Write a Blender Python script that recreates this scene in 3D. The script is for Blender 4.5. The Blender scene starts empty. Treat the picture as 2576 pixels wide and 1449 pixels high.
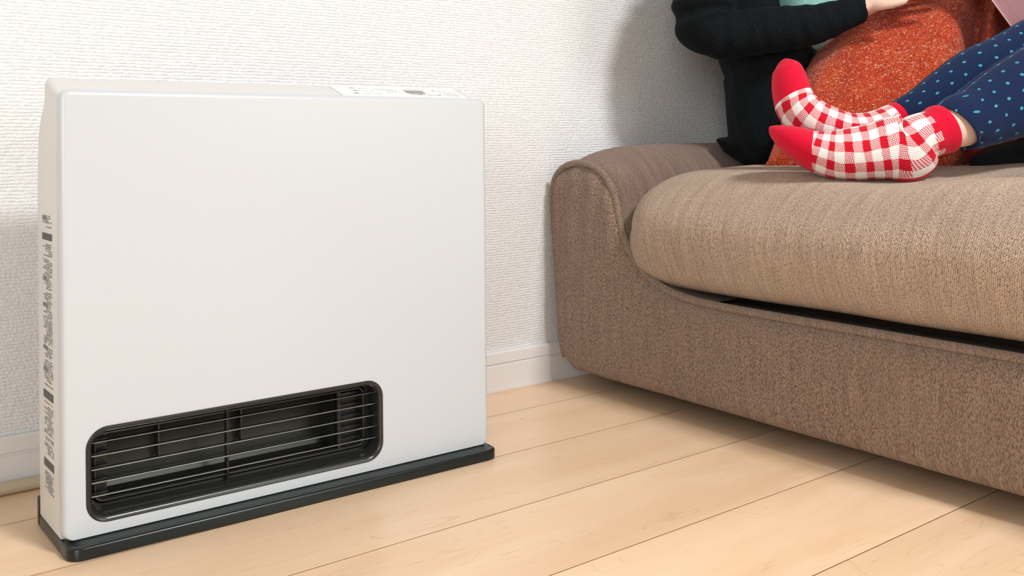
import bpy, bmesh, math, random
from mathutils import Vector, Matrix, noise
random.seed(7)
scene = bpy.context.scene
COL = scene.collection

# ------------------------------------------------------------------ camera
FPX, TH, RO, HY, CXP, CH = 2400.9, 0.64568, 0.0089457, 355.37, 1288.0, 0.393
cam = bpy.data.cameras.new('camera')
cam.sensor_width = 36.0
cam.lens = FPX / 2576.0 * 36.0
cam.shift_y = -(724.5 - HY) / 2576.0
cam.clip_start = 0.02
cam_o = bpy.data.objects.new('camera', cam)
COL.objects.link(cam_o)
cam_o.matrix_world = (Matrix.Translation((0, 0, CH)) @ Matrix.Rotation(-TH, 4, 'Z')
                      @ Matrix.Rotation(math.pi / 2, 4, 'X') @ Matrix.Rotation(-RO, 4, 'Z'))
scene.camera = cam_o

# ------------------------------------------------------------------ world, lights, exposure
world = bpy.data.worlds.new('world')
scene.world = world
world.use_nodes = True
wb = world.node_tree.nodes['Background']
wb.inputs[0].default_value = (0.97, 0.985, 1.0, 1)
wb.inputs[1].default_value = 0.20

def area(name, loc, target, sx, sy, power, color=(1, 1, 1), shape='RECTANGLE'):
    l = bpy.data.lights.new(name, 'AREA')
    l.shape = shape
    l.size = sx
    if shape == 'RECTANGLE':
        l.size_y = sy
    l.energy = power
    l.color = color
    o = bpy.data.objects.new(name, l)
    COL.objects.link(o)
    o.location = loc
    o.rotation_euler = (Vector(target) - Vector(loc)).to_track_quat('-Z', 'Y').to_euler()
    return o
area('window_light', (2.5, -3.3, 1.45), (0.9, 1.1, 0.3), 1.7, 1.6, 58, (0.93, 0.975, 1.0))
area('terrace_window_light', (-2.3, -1.5, 1.10), (0.8, 0.9, 0.25), 1.9, 1.8, 80, (0.93, 0.975, 1.0))
area('ceiling_lamp_light', (0.95, -1.2, 2.33), (0.95, -1.2, 0), 0.55, 0.55, 118, (0.97, 0.985, 1.0), 'DISK')
vs = scene.view_settings
vs.view_transform = 'Standard'
vs.look = 'None'
vs.exposure = -0.32
vs.gamma = 1.0
vs.use_curve_mapping = False

# ------------------------------------------------------------------ pixel helpers (2576 x 1449 frame)
def pray(x, y):
    u, v = x - CXP, y - HY
    c, s = math.cos(RO), math.sin(RO)
    a, b = (c * u - s * v) / FPX, (s * u + c * v) / FPX
    return Vector((a * math.cos(TH) + math.sin(TH), -a * math.sin(TH) + math.cos(TH), -b))
def P(x, y, t):
    """point t metres in front of the camera along the ray through pixel (x, y)"""
    return Vector((0, 0, CH)) + pray(x, y) * t
FWD = Vector((math.sin(TH), math.cos(TH), 0))
RIGHT = Vector((math.cos(TH), -math.sin(TH), 0))
UP = Vector((0, 0, 1))

# ------------------------------------------------------------------ object helpers
def link(o, parent=None):
    COL.objects.link(o)
    if parent is not None:
        o.parent = parent
    return o
def mesh_obj(name, verts, faces, mat, parent=None, smooth=False, uvs=None):
    me = bpy.data.meshes.new(name)
    me.from_pydata([tuple(v) for v in verts], [], faces)
    me.update()
    if uvs:
        ul = me.uv_layers.new(name='UVMap')
        for lp in me.loops:
            ul.data[lp.index].uv = uvs[lp.vertex_index]
    if mat:
        me.materials.append(mat)
    if smooth:
        me.shade_smooth()
    return link(bpy.data.objects.new(name, me), parent)
def bm_obj(name, bm, mat, parent=None, smooth=None):
    me = bpy.data.meshes.new(name)
    bmesh.ops.recalc_face_normals(bm, faces=bm.faces)
    bm.to_mesh(me)
    bm.free()
    if mat:
        me.materials.append(mat)
    if smooth is not None:
        me.shade_smooth()
        me.set_sharp_from_angle(angle=math.radians(smooth))
    return link(bpy.data.objects.new(name, me), parent)
def tag(o, label=None, cat=None, group=None, kind=None):
    if label: o['label'] = label
    if cat: o['category'] = cat
    if group: o['group'] = group
    if kind: o['kind'] = kind
    return o
def empty(name, loc=(0, 0, 0), rz=0.0):
    o = bpy.data.objects.new(name, None)
    o.empty_display_size = 0.05
    o.location = loc
    o.rotation_euler = (0, 0, rz)
    return link(o)
def box_bm(x0, x1, y0, y1, z0, z1, bev=0.0, seg=2):
    bm = bmesh.new()
    bmesh.ops.create_cube(bm, size=1)
    for v in bm.verts:
        v.co = Vector(((x0 + x1) / 2 + v.co.x * (x1 - x0), (y0 + y1) / 2 + v.co.y * (y1 - y0), (z0 + z1) / 2 + v.co.z * (z1 - z0)))
    if bev:
        bmesh.ops.bevel(bm, geom=bm.edges[:], offset=bev, segments=seg, affect='EDGES', profile=0.5)
    return bm
def box(name, x0, x1, y0, y1, z0, z1, mat, parent=None, bev=0.0, seg=2):
    return bm_obj(name, box_bm(x0, x1, y0, y1, z0, z1, bev, seg), mat, parent, 40 if bev else None)

def crom(pts, n):
    """Catmull-Rom through a list of tuples, n steps per span"""
    out = []
    m = len(pts)
    for i in range(m - 1):
        p0, p1, p2, p3 = pts[max(i - 1, 0)], pts[i], pts[i + 1], pts[min(i + 2, m - 1)]
        for k in range(n):
            t = k / n
            out.append(tuple(0.5 * (2 * b + (c - a) * t + (2 * a - 5 * b + 4 * c - d) * t * t + (3 * b - a - 3 * c + d) * t ** 3)
                             for a, b, c, d in zip(p0, p1, p2, p3)))
    out.append(tuple(pts[-1]))
    return out
def loft(rings, n=24, steps=6, lat=None, ripple=None, cap=True):
    """rings: (centre, ra, rb): rb along 'lat', ra across it. returns verts, faces, uvs (metres)"""
    lat = lat or FWD
    flat = crom([(r[0].x, r[0].y, r[0].z, r[1], r[2]) for r in rings], steps)
    pts = [Vector(f[:3]) for f in flat]
    verts, faces, uvs = [], [], []
    L = 0.0
    rm = sum(f[3] + f[4] for f in flat) / len(flat) / 2
    for i, f in enumerate(flat):
        if i:
            L += (pts[i] - pts[i - 1]).length
        tg = (pts[min(i + 1, len(pts) - 1)] - pts[max(i - 1, 0)])
        tg = tg.normalized() if tg.length > 1e-9 else Vector((0, 0, 1))
        l = (lat - tg * lat.dot(tg)).normalized()
        a = tg.cross(l).normalized()
        for k in range(n + 1):
            ph = 2 * math.pi * k / n
            q = 1.0 + (ripple(L, ph) if ripple else 0.0)
            verts.append(pts[i] + a * (math.cos(ph) * max(f[3], 1e-4) * q) + l * (math.sin(ph) * max(f[4], 1e-4) * q))
            uvs.append((L, k / n * 2 * math.pi * rm))
    w = n + 1
    for i in range(len(flat) - 1):
        for k in range(n):
            faces.append((i * w + k, i * w + k + 1, (i + 1) * w + k + 1, (i + 1) * w + k))
    if cap:
        for i in (0, len(flat) - 1):
            c = len(verts)
            verts.append(pts[i])
            uvs.append(uvs[i * w])
            for k in range(n):
                a, b = i * w + k, i * w + k + 1
                faces.append((c, b, a) if i == 0 else (c, a, b))
    return verts, faces, uvs
def join_lofts(lofts):
    V, F = [], []
    for v, f, u in lofts:
        o = len(V)
        V += v
        F += [tuple(i + o for i in q) for q in f]
    return V, F
def fused(name, lofts, mat, parent, voxel, smooth_it=4, after=None):
    """several closed lofts welded into one continuous surface"""
    V, F = join_lofts(lofts)
    me = bpy.data.meshes.new(name)
    me.from_pydata([tuple(v) for v in V], [], F)
    bm = bmesh.new(); bm.from_mesh(me)
    bmesh.ops.remove_doubles(bm, verts=bm.verts, dist=1e-6)
    bm.to_mesh(me); bm.free()
    o = bpy.data.objects.new(name, me)
    COL.objects.link(o)
    md = o.modifiers.new('r', 'REMESH'); md.mode = 'VOXEL'; md.voxel_size = voxel; md.use_smooth_shade = True
    if smooth_it:
        ms = o.modifiers.new('s', 'SMOOTH'); ms.iterations = smooth_it; ms.factor = 0.5
    dg = bpy.context.evaluated_depsgraph_get()
    me2 = bpy.data.meshes.new_from_object(o.evaluated_get(dg))
    me2.name = name
    o.modifiers.clear(); o.data = me2
    bpy.data.meshes.remove(me)
    if after:
        nr = [v.normal.copy() for v in me2.vertices]
        for v, nn in zip(me2.vertices, nr):
            v.co += nn * after(v.co)
        me2.update()
    me2.materials.clear(); me2.materials.append(mat)
    me2.shade_smooth()
    if parent: o.parent = parent
    return o

# ------------------------------------------------------------------ materials
class M:
    def __init__(s, name, rough=0.5, spec=0.5, color=None, metal=0.0):
        s.m = bpy.data.materials.new(name); s.m.use_nodes = True
        s.t = s.m.node_tree; s.b = s.t.nodes['Principled BSDF']
        s.b.inputs['Roughness'].default_value = rough
        s.b.inputs['Specular IOR Level'].default_value = spec
        s.b.inputs['Metallic'].default_value = metal
        if color: s.b.inputs['Base Color'].default_value = (*color, 1)
    def n(s, t, **k):
        nd = s.t.nodes.new(t)
        for a, v in k.items():
            if isinstance(v, tuple) and a == 'ins':
                pass
            setattr(nd, a, v)
        return nd
    def l(s, a, b): s.t.links.new(a, b)
    def val(s, sock, v):
        if hasattr(v, 'is_linked') or hasattr(v, 'links'): s.l(v, sock)
        else: sock.default_value = v
    def coord(s, kind='Object', scale=(1, 1, 1), rot=(0, 0, 0)):
        tc = s.n('ShaderNodeTexCoord'); mp = s.n('ShaderNodeMapping')
        mp.inputs['Scale'].default_value = scale; mp.inputs['Rotation'].default_value = rot
        s.l(tc.outputs[kind], mp.inputs['Vector']); return mp.outputs[0]
    def noise(s, vec, scale, detail=2, rough=0.5, dist=0.0):
        nd = s.n('ShaderNodeTexNoise'); s.l(vec, nd.inputs['Vector'])
        nd.inputs['Scale'].default_value = scale; nd.inputs['Detail'].default_value = detail
        nd.inputs['Roughness'].default_value = rough; nd.inputs['Distortion'].default_value = dist
        return nd.outputs['Fac']
    def voro(s, vec, scale, feature='F1', out='Distance', rnd=1.0):
        nd = s.n('ShaderNodeTexVoronoi'); nd.feature = feature; s.l(vec, nd.inputs['Vector'])
        nd.inputs['Scale'].default_value = scale; nd.inputs['Randomness'].default_value = rnd
        return nd.outputs[out]
    def math(s, op, a, b=0.0, clamp=False):
        nd = s.n('ShaderNodeMath', operation=op); nd.use_clamp = clamp
        s.val(nd.inputs[0], a); s.val(nd.inputs[1], b); return nd.outputs[0]
    def ramp(s, fac, stops, interp='LINEAR'):
        nd = s.n('ShaderNodeValToRGB'); cr = nd.color_ramp; cr.interpolation = interp
        while len(cr.elements) < len(stops): cr.elements.new(0.5)
        for e, (p, c) in zip(cr.elements, stops):
            e.position = p; e.color = (*c, 1) if len(c) == 3 else c
        s.l(fac, nd.inputs[0]); return nd.outputs[0]
    def rng(s, v, a, b, c, d):
        nd = s.n('ShaderNodeMapRange'); s.l(v, nd.inputs[0])
        for i, q in enumerate((a, b, c, d)): nd.inputs[i + 1].default_value = q
        return nd.outputs[0]
    def mix(s, fac, a, b, blend='MIX'):
        nd = s.n('ShaderNodeMix', data_type='RGBA', blend_type=blend)
        s.val(nd.inputs[0], fac)
        for sock, v in ((nd.inputs[6], a), (nd.inputs[7], b)):
            if isinstance(v, tuple): sock.default_value = (*v, 1)
            else: s.l(v, sock)
        return nd.outputs[2]
    def color(s, c): s.l(c, s.b.inputs['Base Color'])
    def bump(s, h, strength=0.5, dist=0.001):
        nd = s.n('ShaderNodeBump'); nd.inputs['Strength'].default_value = strength
        nd.inputs['Distance'].default_value = dist
        s.l(h, nd.inputs['Height']); s.l(nd.outputs[0], s.b.inputs['Normal'])
    def xyz(s, vec):
        nd = s.n('ShaderNodeSeparateXYZ'); s.l(vec, nd.inputs[0]); return nd.outputs

def plain(name, color, rough=0.5, spec=0.5, metal=0.0):
    return M(name, rough, spec, color, metal).m

def mk_wallpaper():
    m = M('woven_wallpaper', 0.85, 0.25)
    v = m.coord('Object')
    x, y, z = m.xyz(v)
    warp = m.math('SUBTRACT', m.noise(m.coord('Object', (60, 1, 130)), 1.0, 3), 0.5)
    r = m.math('ADD', m.math('DIVIDE', z, 0.0041), m.math('MULTIPLY', warp, 0.8))
    u = m.math('ADD', m.math('DIVIDE', x, 0.0046), m.math('ADD', m.math('MULTIPLY', m.math('FLOOR', r), 0.37), m.math('MULTIPLY', warp, 1.5)))
    cb = m.n('ShaderNodeCombineXYZ'); m.l(u, cb.inputs[0]); m.l(r, cb.inputs[1])
    nd = m.n('ShaderNodeTexVoronoi'); nd.voronoi_dimensions = '2D'; m.l(cb.outputs[0], nd.inputs['Vector'])
    nd.inputs['Scale'].default_value = 1.0; nd.inputs['Randomness'].default_value = 0.65
    fr = m.math('SUBTRACT', m.math('FRACT', r), 0.5)
    rows = m.math('SUBTRACT', 0.5, m.math('MULTIPLY', m.math('MULTIPLY', fr, fr), 2.0))
    fine = m.noise(m.coord('Object', (420, 1, 520), (0, 0.5, 0)), 1.0, 2, 0.6)
    h = m.math('ADD', m.math('ADD', m.math('MULTIPLY', rows, 0.62), m.math('MULTIPLY', nd.outputs['Distance'], -0.62)), m.math('MULTIPLY', fine, 0.30))
    m.color(m.mix(m.noise(v, 3.0, 2), (0.795, 0.797, 0.788), (0.825, 0.826, 0.818)))
    m.bump(h, 1.0, 0.0014)
    return m.m
def mk_wood():
    m = M('maple_floorboard', 0.32, 0.4)
    oi = m.n('ShaderNodeObjectInfo')
    tc = m.n('ShaderNodeTexCoord')
    off = m.n('ShaderNodeVectorMath', operation='ADD')
    sc = m.n('ShaderNodeVectorMath', operation='SCALE')
    cmb = m.n('ShaderNodeCombineXYZ')
    m.l(oi.outputs['Random'], cmb.inputs[0]); m.l(oi.outputs['Random'], cmb.inputs[1])
    m.l(cmb.outputs[0], sc.inputs[0]); sc.inputs['Scale'].default_value = 37.0
    m.l(tc.outputs['Object'], off.inputs[0]); m.l(sc.outputs[0], off.inputs[1])
    def mp(s):
        q = m.n('ShaderNodeMapping'); q.inputs['Scale'].default_value = s
        m.l(off.outputs[0], q.inputs['Vector']); return q.outputs[0]
    broad = m.noise(mp((2.2, 14, 1)), 1.0, 3, 0.55, 0.6)
    fine = m.noise(mp((9, 260, 1)), 1.0, 3, 0.6, 0.3)
    # long cathedral growth lines
    dis = m.noise(mp((2.0, 9, 1)), 1.0, 2, 0.5, 0.3)
    ln = m.math('FRACT', m.math('MULTIPLY', dis, 22.0))
    line = m.math('MULTIPLY', m.math('LESS_THAN', ln, 0.05), m.math('GREATER_THAN', m.noise(mp((5, 22, 1)), 1.0, 1), 0.53))
    # pores: short dark dashes
    pore = m.math('GREATER_THAN', m.noise(mp((26, 420, 1)), 1.0, 1, 0.4), 0.735)
    c = m.ramp(broad, [(0.25, (0.76, 0.505, 0.305)), (0.5, (0.83, 0.59, 0.385)), (0.75, (0.87, 0.645, 0.44))])
    c = m.mix(m.math('MULTIPLY', m.math('SUBTRACT', fine, 0.3, True), 0.38), c, (0.57, 0.36, 0.2))
    c = m.mix(m.math('MULTIPLY', line, 0.24), c, (0.52, 0.3, 0.15))
    c = m.mix(m.math('MULTIPLY', pore, 0.42), c, (0.42, 0.24, 0.12))
    tint = m.rng(oi.outputs['Random'], 0, 1, 0.94, 1.04)
    cc = m.n('ShaderNodeCombineColor')
    for i in range(3): m.l(tint, cc.inputs[i])
    m.color(m.mix(1.0, c, cc.outputs[0], 'MULTIPLY'))
    m.l(m.rng(broad, 0.2, 0.8, 0.26, 0.36), m.b.inputs['Roughness'])
    m.bump(fine, 0.06, 0.0006)
    return m.m
def mk_chenille(name, c_dark, c_mid, c_light, mode, su, sv, rnd=0.55, flecks=0.25, bump=0.8, zc=None):
    """looped woven upholstery. mode 'front': stitches run along y and up-and-over the front edge (z + x);
    mode 'arm': along x and over the arm (y + z). su, sv: stitches per metre"""
    m = M(name, 0.9, 0.15)
    x, y, z = m.xyz(m.coord('Object'))
    if mode == 'front' and zc is not None:
        a, b = y, m.math('ADD', z, m.math('MULTIPLY', m.math('MAXIMUM', m.math('MINIMUM', m.math('DIVIDE', m.math('SUBTRACT', z, zc), 0.045), 1.0), -1.0), m.math('ADD', x, 0.016)))
    elif mode == 'front': a, b = y, m.math('ADD', x, z)
    else: a, b = x, m.math('ADD', y, z)
    wob = m.math('SUBTRACT', m.noise(m.coord('Object'), 45, 2), 0.5)
    u = m.math('ADD', m.math('MULTIPLY', a, su), m.math('ADD', m.math('MULTIPLY', wob, 2.2), m.math('MULTIPLY', b, sv * 0.22)))
    v = m.math('ADD', m.math('MULTIPLY', b, sv), m.math('MULTIPLY', wob, 1.2))
    v = m.math('ADD', v, m.math('MULTIPLY', m.math('MODULO', m.math('FLOOR', u), 2.0), 0.5))
    cb = m.n('ShaderNodeCombineXYZ'); m.l(u, cb.inputs[0]); m.l(v, cb.inputs[1])
    def vor(out):
        nd = m.n('ShaderNodeTexVoronoi'); nd.voronoi_dimensions = '2D'; m.l(cb.outputs[0], nd.inputs['Vector'])
        nd.inputs['Scale'].default_value = 1.0; nd.inputs['Randomness'].default_value = rnd
        return nd.outputs[out]
    st = vor('Distance'); cc = m.xyz(vor('Color'))
    big = m.noise(m.coord('Object'), 8, 3)
    c = m.ramp(st, [(0.18, c_light), (0.42, c_mid), (0.68, c_dark)])
    c = m.mix(m.math('MULTIPLY', m.math('GREATER_THAN', cc[0], 0.74), flecks), c, c_dark)
    c = m.mix(m.math('MULTIPLY', m.math('GREATER_THAN', cc[1], 0.84), flecks * 0.9), c, (0.40, 0.15, 0.10))
    c = m.mix(m.rng(big, 0.3, 0.7, 0.0, 0.28), c, c_mid)
    streak = m.noise(m.coord('Object', (14, 190, 14) if mode == 'front' else (120, 14, 14)), 1.0, 3, 0.6)
    g = m.rng(streak, 0.3, 0.7, 0.82, 1.14)
    cg = m.n('ShaderNodeCombineColor')
    for i in range(3): m.l(g, cg.inputs[i])
    m.color(m.mix(1.0, c, cg.outputs[0], 'MULTIPLY'))
    m.bump(m.math('SUBTRACT', 1.0, st), bump, 0.0020)
    m.b.inputs['Sheen Weight'].default_value = 0.2
    m.b.inputs['Sheen Roughness'].default_value = 0.6
    m.b.inputs['Sheen Tint'].default_value = (0.95, 0.85, 0.75, 1)
    return m.m
def mk_blanket():
    m = M('orange_tweed', 1.0, 0.02)
    v = m.coord('Object')
    st = m.voro(v, 560)
    cell = m.xyz(m.voro(v, 560, out='Color'))
    fl = m.xyz(m.voro(m.coord('Object', (300, 300, 800)), 1.0, out='Color'))
    fl2 = m.xyz(m.voro(m.coord('Object', (800, 800, 260)), 1.0, out='Color'))
    mid = m.noise(v, 38, 3)
    c = m.ramp(st, [(0.1, (0.66, 0.105, 0.03)), (0.5, (0.52, 0.056, 0.02)), (0.85, (0.16, 0.016, 0.008))])
    c = m.mix(m.rng(mid, 0.42, 0.62, 0.0, 0.55), c, (0.36, 0.028, 0.016))
    c = m.mix(m.math('MULTIPLY', m.math('GREATER_THAN', cell[1], 0.8), 0.6), c, (0.72, 0.15, 0.04))
    c = m.mix(m.math('MULTIPLY', m.math('MAXIMUM', m.math('GREATER_THAN', fl[0], 0.955), m.math('GREATER_THAN', fl2[0], 0.965)), 0.5), c, (0.82, 0.55, 0.36))
    m.color(c)
    m.bump(m.math('SUBTRACT', 1.0, st), 0.9, 0.0016)
    m.b.inputs['Sheen Weight'].default_value = 0.15
    return m.m
def mk_sock(name, toe, cuff, toe_amp, heel=None):
    """gingham knit with a red toe cap (u < toe), ribbed cuff (u > cuff) and heel patch; UV in metres"""
    m = M(name, 0.9, 0.12)
    tc = m.n('ShaderNodeTexCoord')
    u, v, w = m.xyz(tc.outputs['UV'])
    knit = m.math('SINE', m.math('MULTIPLY', v, 2 * math.pi / 0.0019))
    wob = m.math('MULTIPLY', m.math('SUBTRACT', m.noise(tc.outputs['Object'], 40, 2), 0.5), 0.25)
    saw = m.math('MULTIPLY', m.math('FRACT', m.math('DIVIDE', v, 0.0030)), 0.0009)
    ue = m.math('ADD', u, saw)
    su = m.math('LESS_THAN', m.math('FRACT', m.math('ADD', m.math('DIVIDE', ue, 0.0208), wob)), 0.46)
    sv = m.math('LESS_THAN', m.math('FRACT', m.math('ADD', m.math('DIVIDE', v, 0.0235), wob)), 0.5)
    both = m.math('MULTIPLY', su, sv)
    one = m.math('SUBTRACT', m.math('ADD', su, sv), m.math('MULTIPLY', both, 2.0))
    dots = m.n('ShaderNodeTexChecker'); dots.inputs['Scale'].default_value = 1.0
    mp = m.n('ShaderNodeMapping'); mp.inputs['Scale'].default_value = (800, 800, 1); mp.inputs['Rotation'].default_value = (0, 0, 0.6)
    m.l(tc.outputs['UV'], mp.inputs['Vector']); m.l(mp.outputs[0], dots.inputs['Vector'])
    pink = m.mix(dots.outputs['Fac'], (0.80, 0.70, 0.66), (0.55, 0.035, 0.06))
    c = m.mix(one, (0.82, 0.77, 0.73), pink)
    c = m.mix(both, c, (0.56, 0.006, 0.022))
    ph = m.math('MULTIPLY', v, 1.0)
    t = m.math('LESS_THAN', m.math('ADD', u, m.math('MULTIPLY', m.math('COSINE', m.math('MULTIPLY', v, 2 * math.pi / SOCKC[name])), toe_amp)), toe)
    k = m.math('GREATER_THAN', u, cuff)
    red = m.math('MAXIMUM', t, k)
    if heel:
        hu, hv, ru, rv = heel
        du = m.math('DIVIDE', m.math('SUBTRACT', u, hu), ru); dv = m.math('DIVIDE', m.math('SUBTRACT', v, hv), rv)
        red = m.math('MAXIMUM', red, m.math('LESS_THAN', m.math('ADD', m.math('MULTIPLY', du, du), m.math('MULTIPLY', dv, dv)), 1.0))
    c = m.mix(red, c, m.mix(m.noise(tc.outputs['Object'], 60, 2), (0.66, 0.005, 0.035), (0.58, 0.004, 0.026)))
    m.color(c)
    m.bump(knit, 0.25, 0.0005)
    m.b.inputs['Sheen Weight'].default_value = 0.1
    return m.m
SOCKC = {}
def mk_leggings():
    m = M('navy_dotted_jersey', 0.95, 0.08)
    tc = m.n('ShaderNodeTexCoord')
    u, v, w = m.xyz(tc.outputs['UV'])
    du, dv = 0.0250, 0.0205
    rowi = m.math('FLOOR', m.math('DIVIDE', v, dv))
    us = m.math('ADD', m.math('DIVIDE', u, du), m.math('MULTIPLY', rowi, 0.42))
    fu = m.math('MULTIPLY', m.math('SUBTRACT', m.math('FRACT', us), 0.5), du)
    fv = m.math('MULTIPLY', m.math('SUBTRACT', m.math('FRACT', m.math('DIVIDE', v, dv)), 0.5), dv)
    d = m.math('SQRT', m.math('ADD', m.math('MULTIPLY', fu, fu), m.math('MULTIPLY', fv, fv)))
    dot = m.math('LESS_THAN', d, 0.0025)
    base = m.mix(m.noise(tc.outputs['Object'], 500, 2), (0.007, 0.015, 0.046), (0.012, 0.023, 0.066))
    m.color(m.mix(dot, base, (0.055, 0.255, 0.36)))
    m.b.inputs['Sheen Weight'].default_value = 0.12
    m.b.inputs['Sheen Tint'].default_value = (0.45, 0.55, 0.85, 1)
    m.bump(m.noise(tc.outputs['Object'], 900, 2), 0.15, 0.0004)
    return m.m
def mk_cloth(name, a, b, scale=500, bump=0.3, sheen=0.2, tint=(1, 1, 1)):
    m = M(name, 0.92, 0.12)
    v = m.coord('Object')
    n = m.noise(v, scale, 3, 0.6)
    m.color(m.mix(m.rng(n, 0.35, 0.65, 0, 1), a, b))
    m.bump(n, bump, 0.0012)
    m.b.inputs['Sheen Weight'].default_value = sheen
    m.b.inputs['Sheen Tint'].default_value = (*tint, 1)
    return m.m
def mk_skin():
    m = M('skin', 0.5, 0.35)
    v = m.coord('Object')
    m.color(m.mix(m.noise(v, 25, 3), (0.74, 0.47, 0.36), (0.80, 0.56, 0.45)))
    m.b.inputs['Subsurface Weight'].default_value = 0.08
    m.b.inputs['Subsurface Radius'].default_value = (0.01, 0.004, 0.002)
    return m.m

WALL = mk_wallpaper()
WOOD = mk_wood()
JOINT = plain('dark_joint', (0.26, 0.135, 0.06), 0.9, 0.1)
SKIRT = M('white_vinyl_baseboard', 0.45, 0.4, (0.80, 0.775, 0.755)).m
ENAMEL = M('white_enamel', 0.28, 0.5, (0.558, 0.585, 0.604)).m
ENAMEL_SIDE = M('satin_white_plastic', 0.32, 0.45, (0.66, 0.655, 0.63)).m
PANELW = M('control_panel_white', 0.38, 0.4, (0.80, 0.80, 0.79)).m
INK = plain('grey_print', (0.26, 0.26, 0.25), 0.6, 0.2)
INKD = plain('dark_grey_print', (0.10, 0.10, 0.095), 0.6, 0.2)
LCD = plain('display_grey', (0.23, 0.235, 0.21), 0.3, 0.4)
BLACK = plain('black_plastic', (0.009, 0.012, 0.0115), 0.27, 0.4)
BLACKG = plain('black_painted_steel', (0.020, 0.0205, 0.0185), 0.24, 0.5)
SLAT = plain('dark_chromed_slat', (0.55, 0.57, 0.56), 0.15, 0.5, 1.0)
DUCT = M('dark_duct_steel', 0.42, 0.4, (0.045, 0.047, 0.038), 0.6).m
HOSE = plain('beige_gas_hose', (0.56, 0.47, 0.33), 0.55, 0.35)
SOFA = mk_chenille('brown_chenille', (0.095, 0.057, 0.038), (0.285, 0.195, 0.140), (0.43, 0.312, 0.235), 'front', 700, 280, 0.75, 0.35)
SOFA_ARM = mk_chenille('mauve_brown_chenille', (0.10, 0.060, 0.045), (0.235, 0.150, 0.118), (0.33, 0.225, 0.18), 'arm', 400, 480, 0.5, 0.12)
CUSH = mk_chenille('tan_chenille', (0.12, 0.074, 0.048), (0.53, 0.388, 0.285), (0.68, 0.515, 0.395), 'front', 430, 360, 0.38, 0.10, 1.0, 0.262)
PIPE = mk_chenille('piping_chenille', (0.12, 0.08, 0.055), (0.265, 0.183, 0.134), (0.36, 0.262, 0.20), 'front', 420, 420, 0.6, 0.1)
TIMBER = plain('dark_wood_leg', (0.05, 0.03, 0.02), 0.5)
BLANKET = mk_blanket()
LEGG = mk_leggings()
CARD = mk_cloth('black_knit', (0.0018, 0.0026, 0.0032), (0.0062, 0.0084, 0.0100), 420, 0.35, 0.02, (0.6, 0.75, 1.0))
TROU = mk_cloth('black_trouser_cloth', (0.006, 0.006, 0.007), (0.012, 0.012, 0.013), 600, 0.2, 0.05)
MINT = mk_cloth('mint_jersey', (0.22, 0.50, 0.43), (0.34, 0.62, 0.55), 220, 0.2)
GREYTOP = mk_cloth('grey_jersey', (0.35, 0.35, 0.38), (0.42, 0.42, 0.45), 400, 0.2)
SKIN = mk_skin()
HAIR = mk_cloth('dark_brown_hair', (0.012, 0.008, 0.006), (0.03, 0.02, 0.014), 300, 0.4)
EYE = plain('eye_dark', (0.02, 0.012, 0.01), 0.1)
LIP = plain('lip_rose', (0.55, 0.22, 0.20), 0.5)
MAUVE = M('rose_mauve_shell', 0.42, 0.4, (0.27, 0.125, 0.135), 0.2).m
MAUVE_EDGE = M('pale_rose_edge', 0.25, 0.5, (0.66, 0.42, 0.42), 0.4).m
KEYS = plain('dark_keys', (0.03, 0.03, 0.035), 0.5)

# ------------------------------------------------------------------ room
YW = 1.2215           # wall surface
tag(box('wall_back', -2.6, 3.6, YW, YW + 0.1, 0.0, 2.4, WALL), 'white embossed woven-texture wallpaper wall behind heater and sofa', kind='structure')
PAINT = plain('plain_white_paint', (0.42, 0.425, 0.43), 0.8, 0.2)
tag(box('ceiling', -2.6, 3.7, -3.7, YW + 0.1, 2.4, 2.5, PAINT), 'plain white ceiling', kind='structure')
tag(box('wall_left', -2.7, -2.6, -3.7, YW + 0.1, 0.0, 2.4, PAINT), 'plain white wall on the terrace side', kind='structure')
tag(box('wall_right', 3.6, 3.7, -3.7, YW + 0.1, 0.0, 2.4, PAINT), 'plain white wall behind the sofa', kind='structure')
tag(box('wall_front', -2.7, 3.7, -3.8, -3.7, 0.0, 2.4, PAINT), 'plain white wall facing the heater', kind='structure')
def baseboard():
    t, h = 0.0085, 0.062
    prof = [(0, 0), (-t, 0), (-t, 0.0395), (-t + 0.0022, 0.0405), (-t + 0.0022, 0.0425), (-t, 0.0438), (-t + 0.0004, h - 0.003), (-t + 0.003, h), (0, h)]
    xs = (-2.6, 3.6)
    V = [(x, YW + y, z) for x in xs for y, z in prof]
    n = len(prof)
    Fc = [(i, (i + 1) % n, n + (i + 1) % n, n + i) for i in range(n)] + [tuple(range(n))[::-1], tuple(range(n, 2 * n))]
    o = mesh_obj('baseboard_back', V, Fc, SKIRT)
    tag(o, 'pale vinyl baseboard with a groove along the white wall', kind='structure')
    lip = box('soft_lip', -2.6, 3.6, YW - 0.0098, YW - 0.008, 0.0, 0.0042, SKIRT, o)
baseboard()
floor = tag(box('floor', -2.6, 3.6, -3.7, 1.33, -0.05, -0.0095, JOINT), 'light maple plank floor with thin dark joints', kind='structure')
PW = 0.1461
def plank_mesh(L, w):
    bm = box_bm(0, L, 0, w, -0.009, 0.0)
    me = bpy.data.meshes.new('plank'); bmesh.ops.recalc_face_normals(bm, faces=bm.faces); bm.to_mesh(me); bm.free()
    me.materials.append(WOOD); me.materials.append(JOINT)
    for p in me.polygons:
        if abs(p.normal.z) < 0.5: p.material_index = 1
    return me
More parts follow.
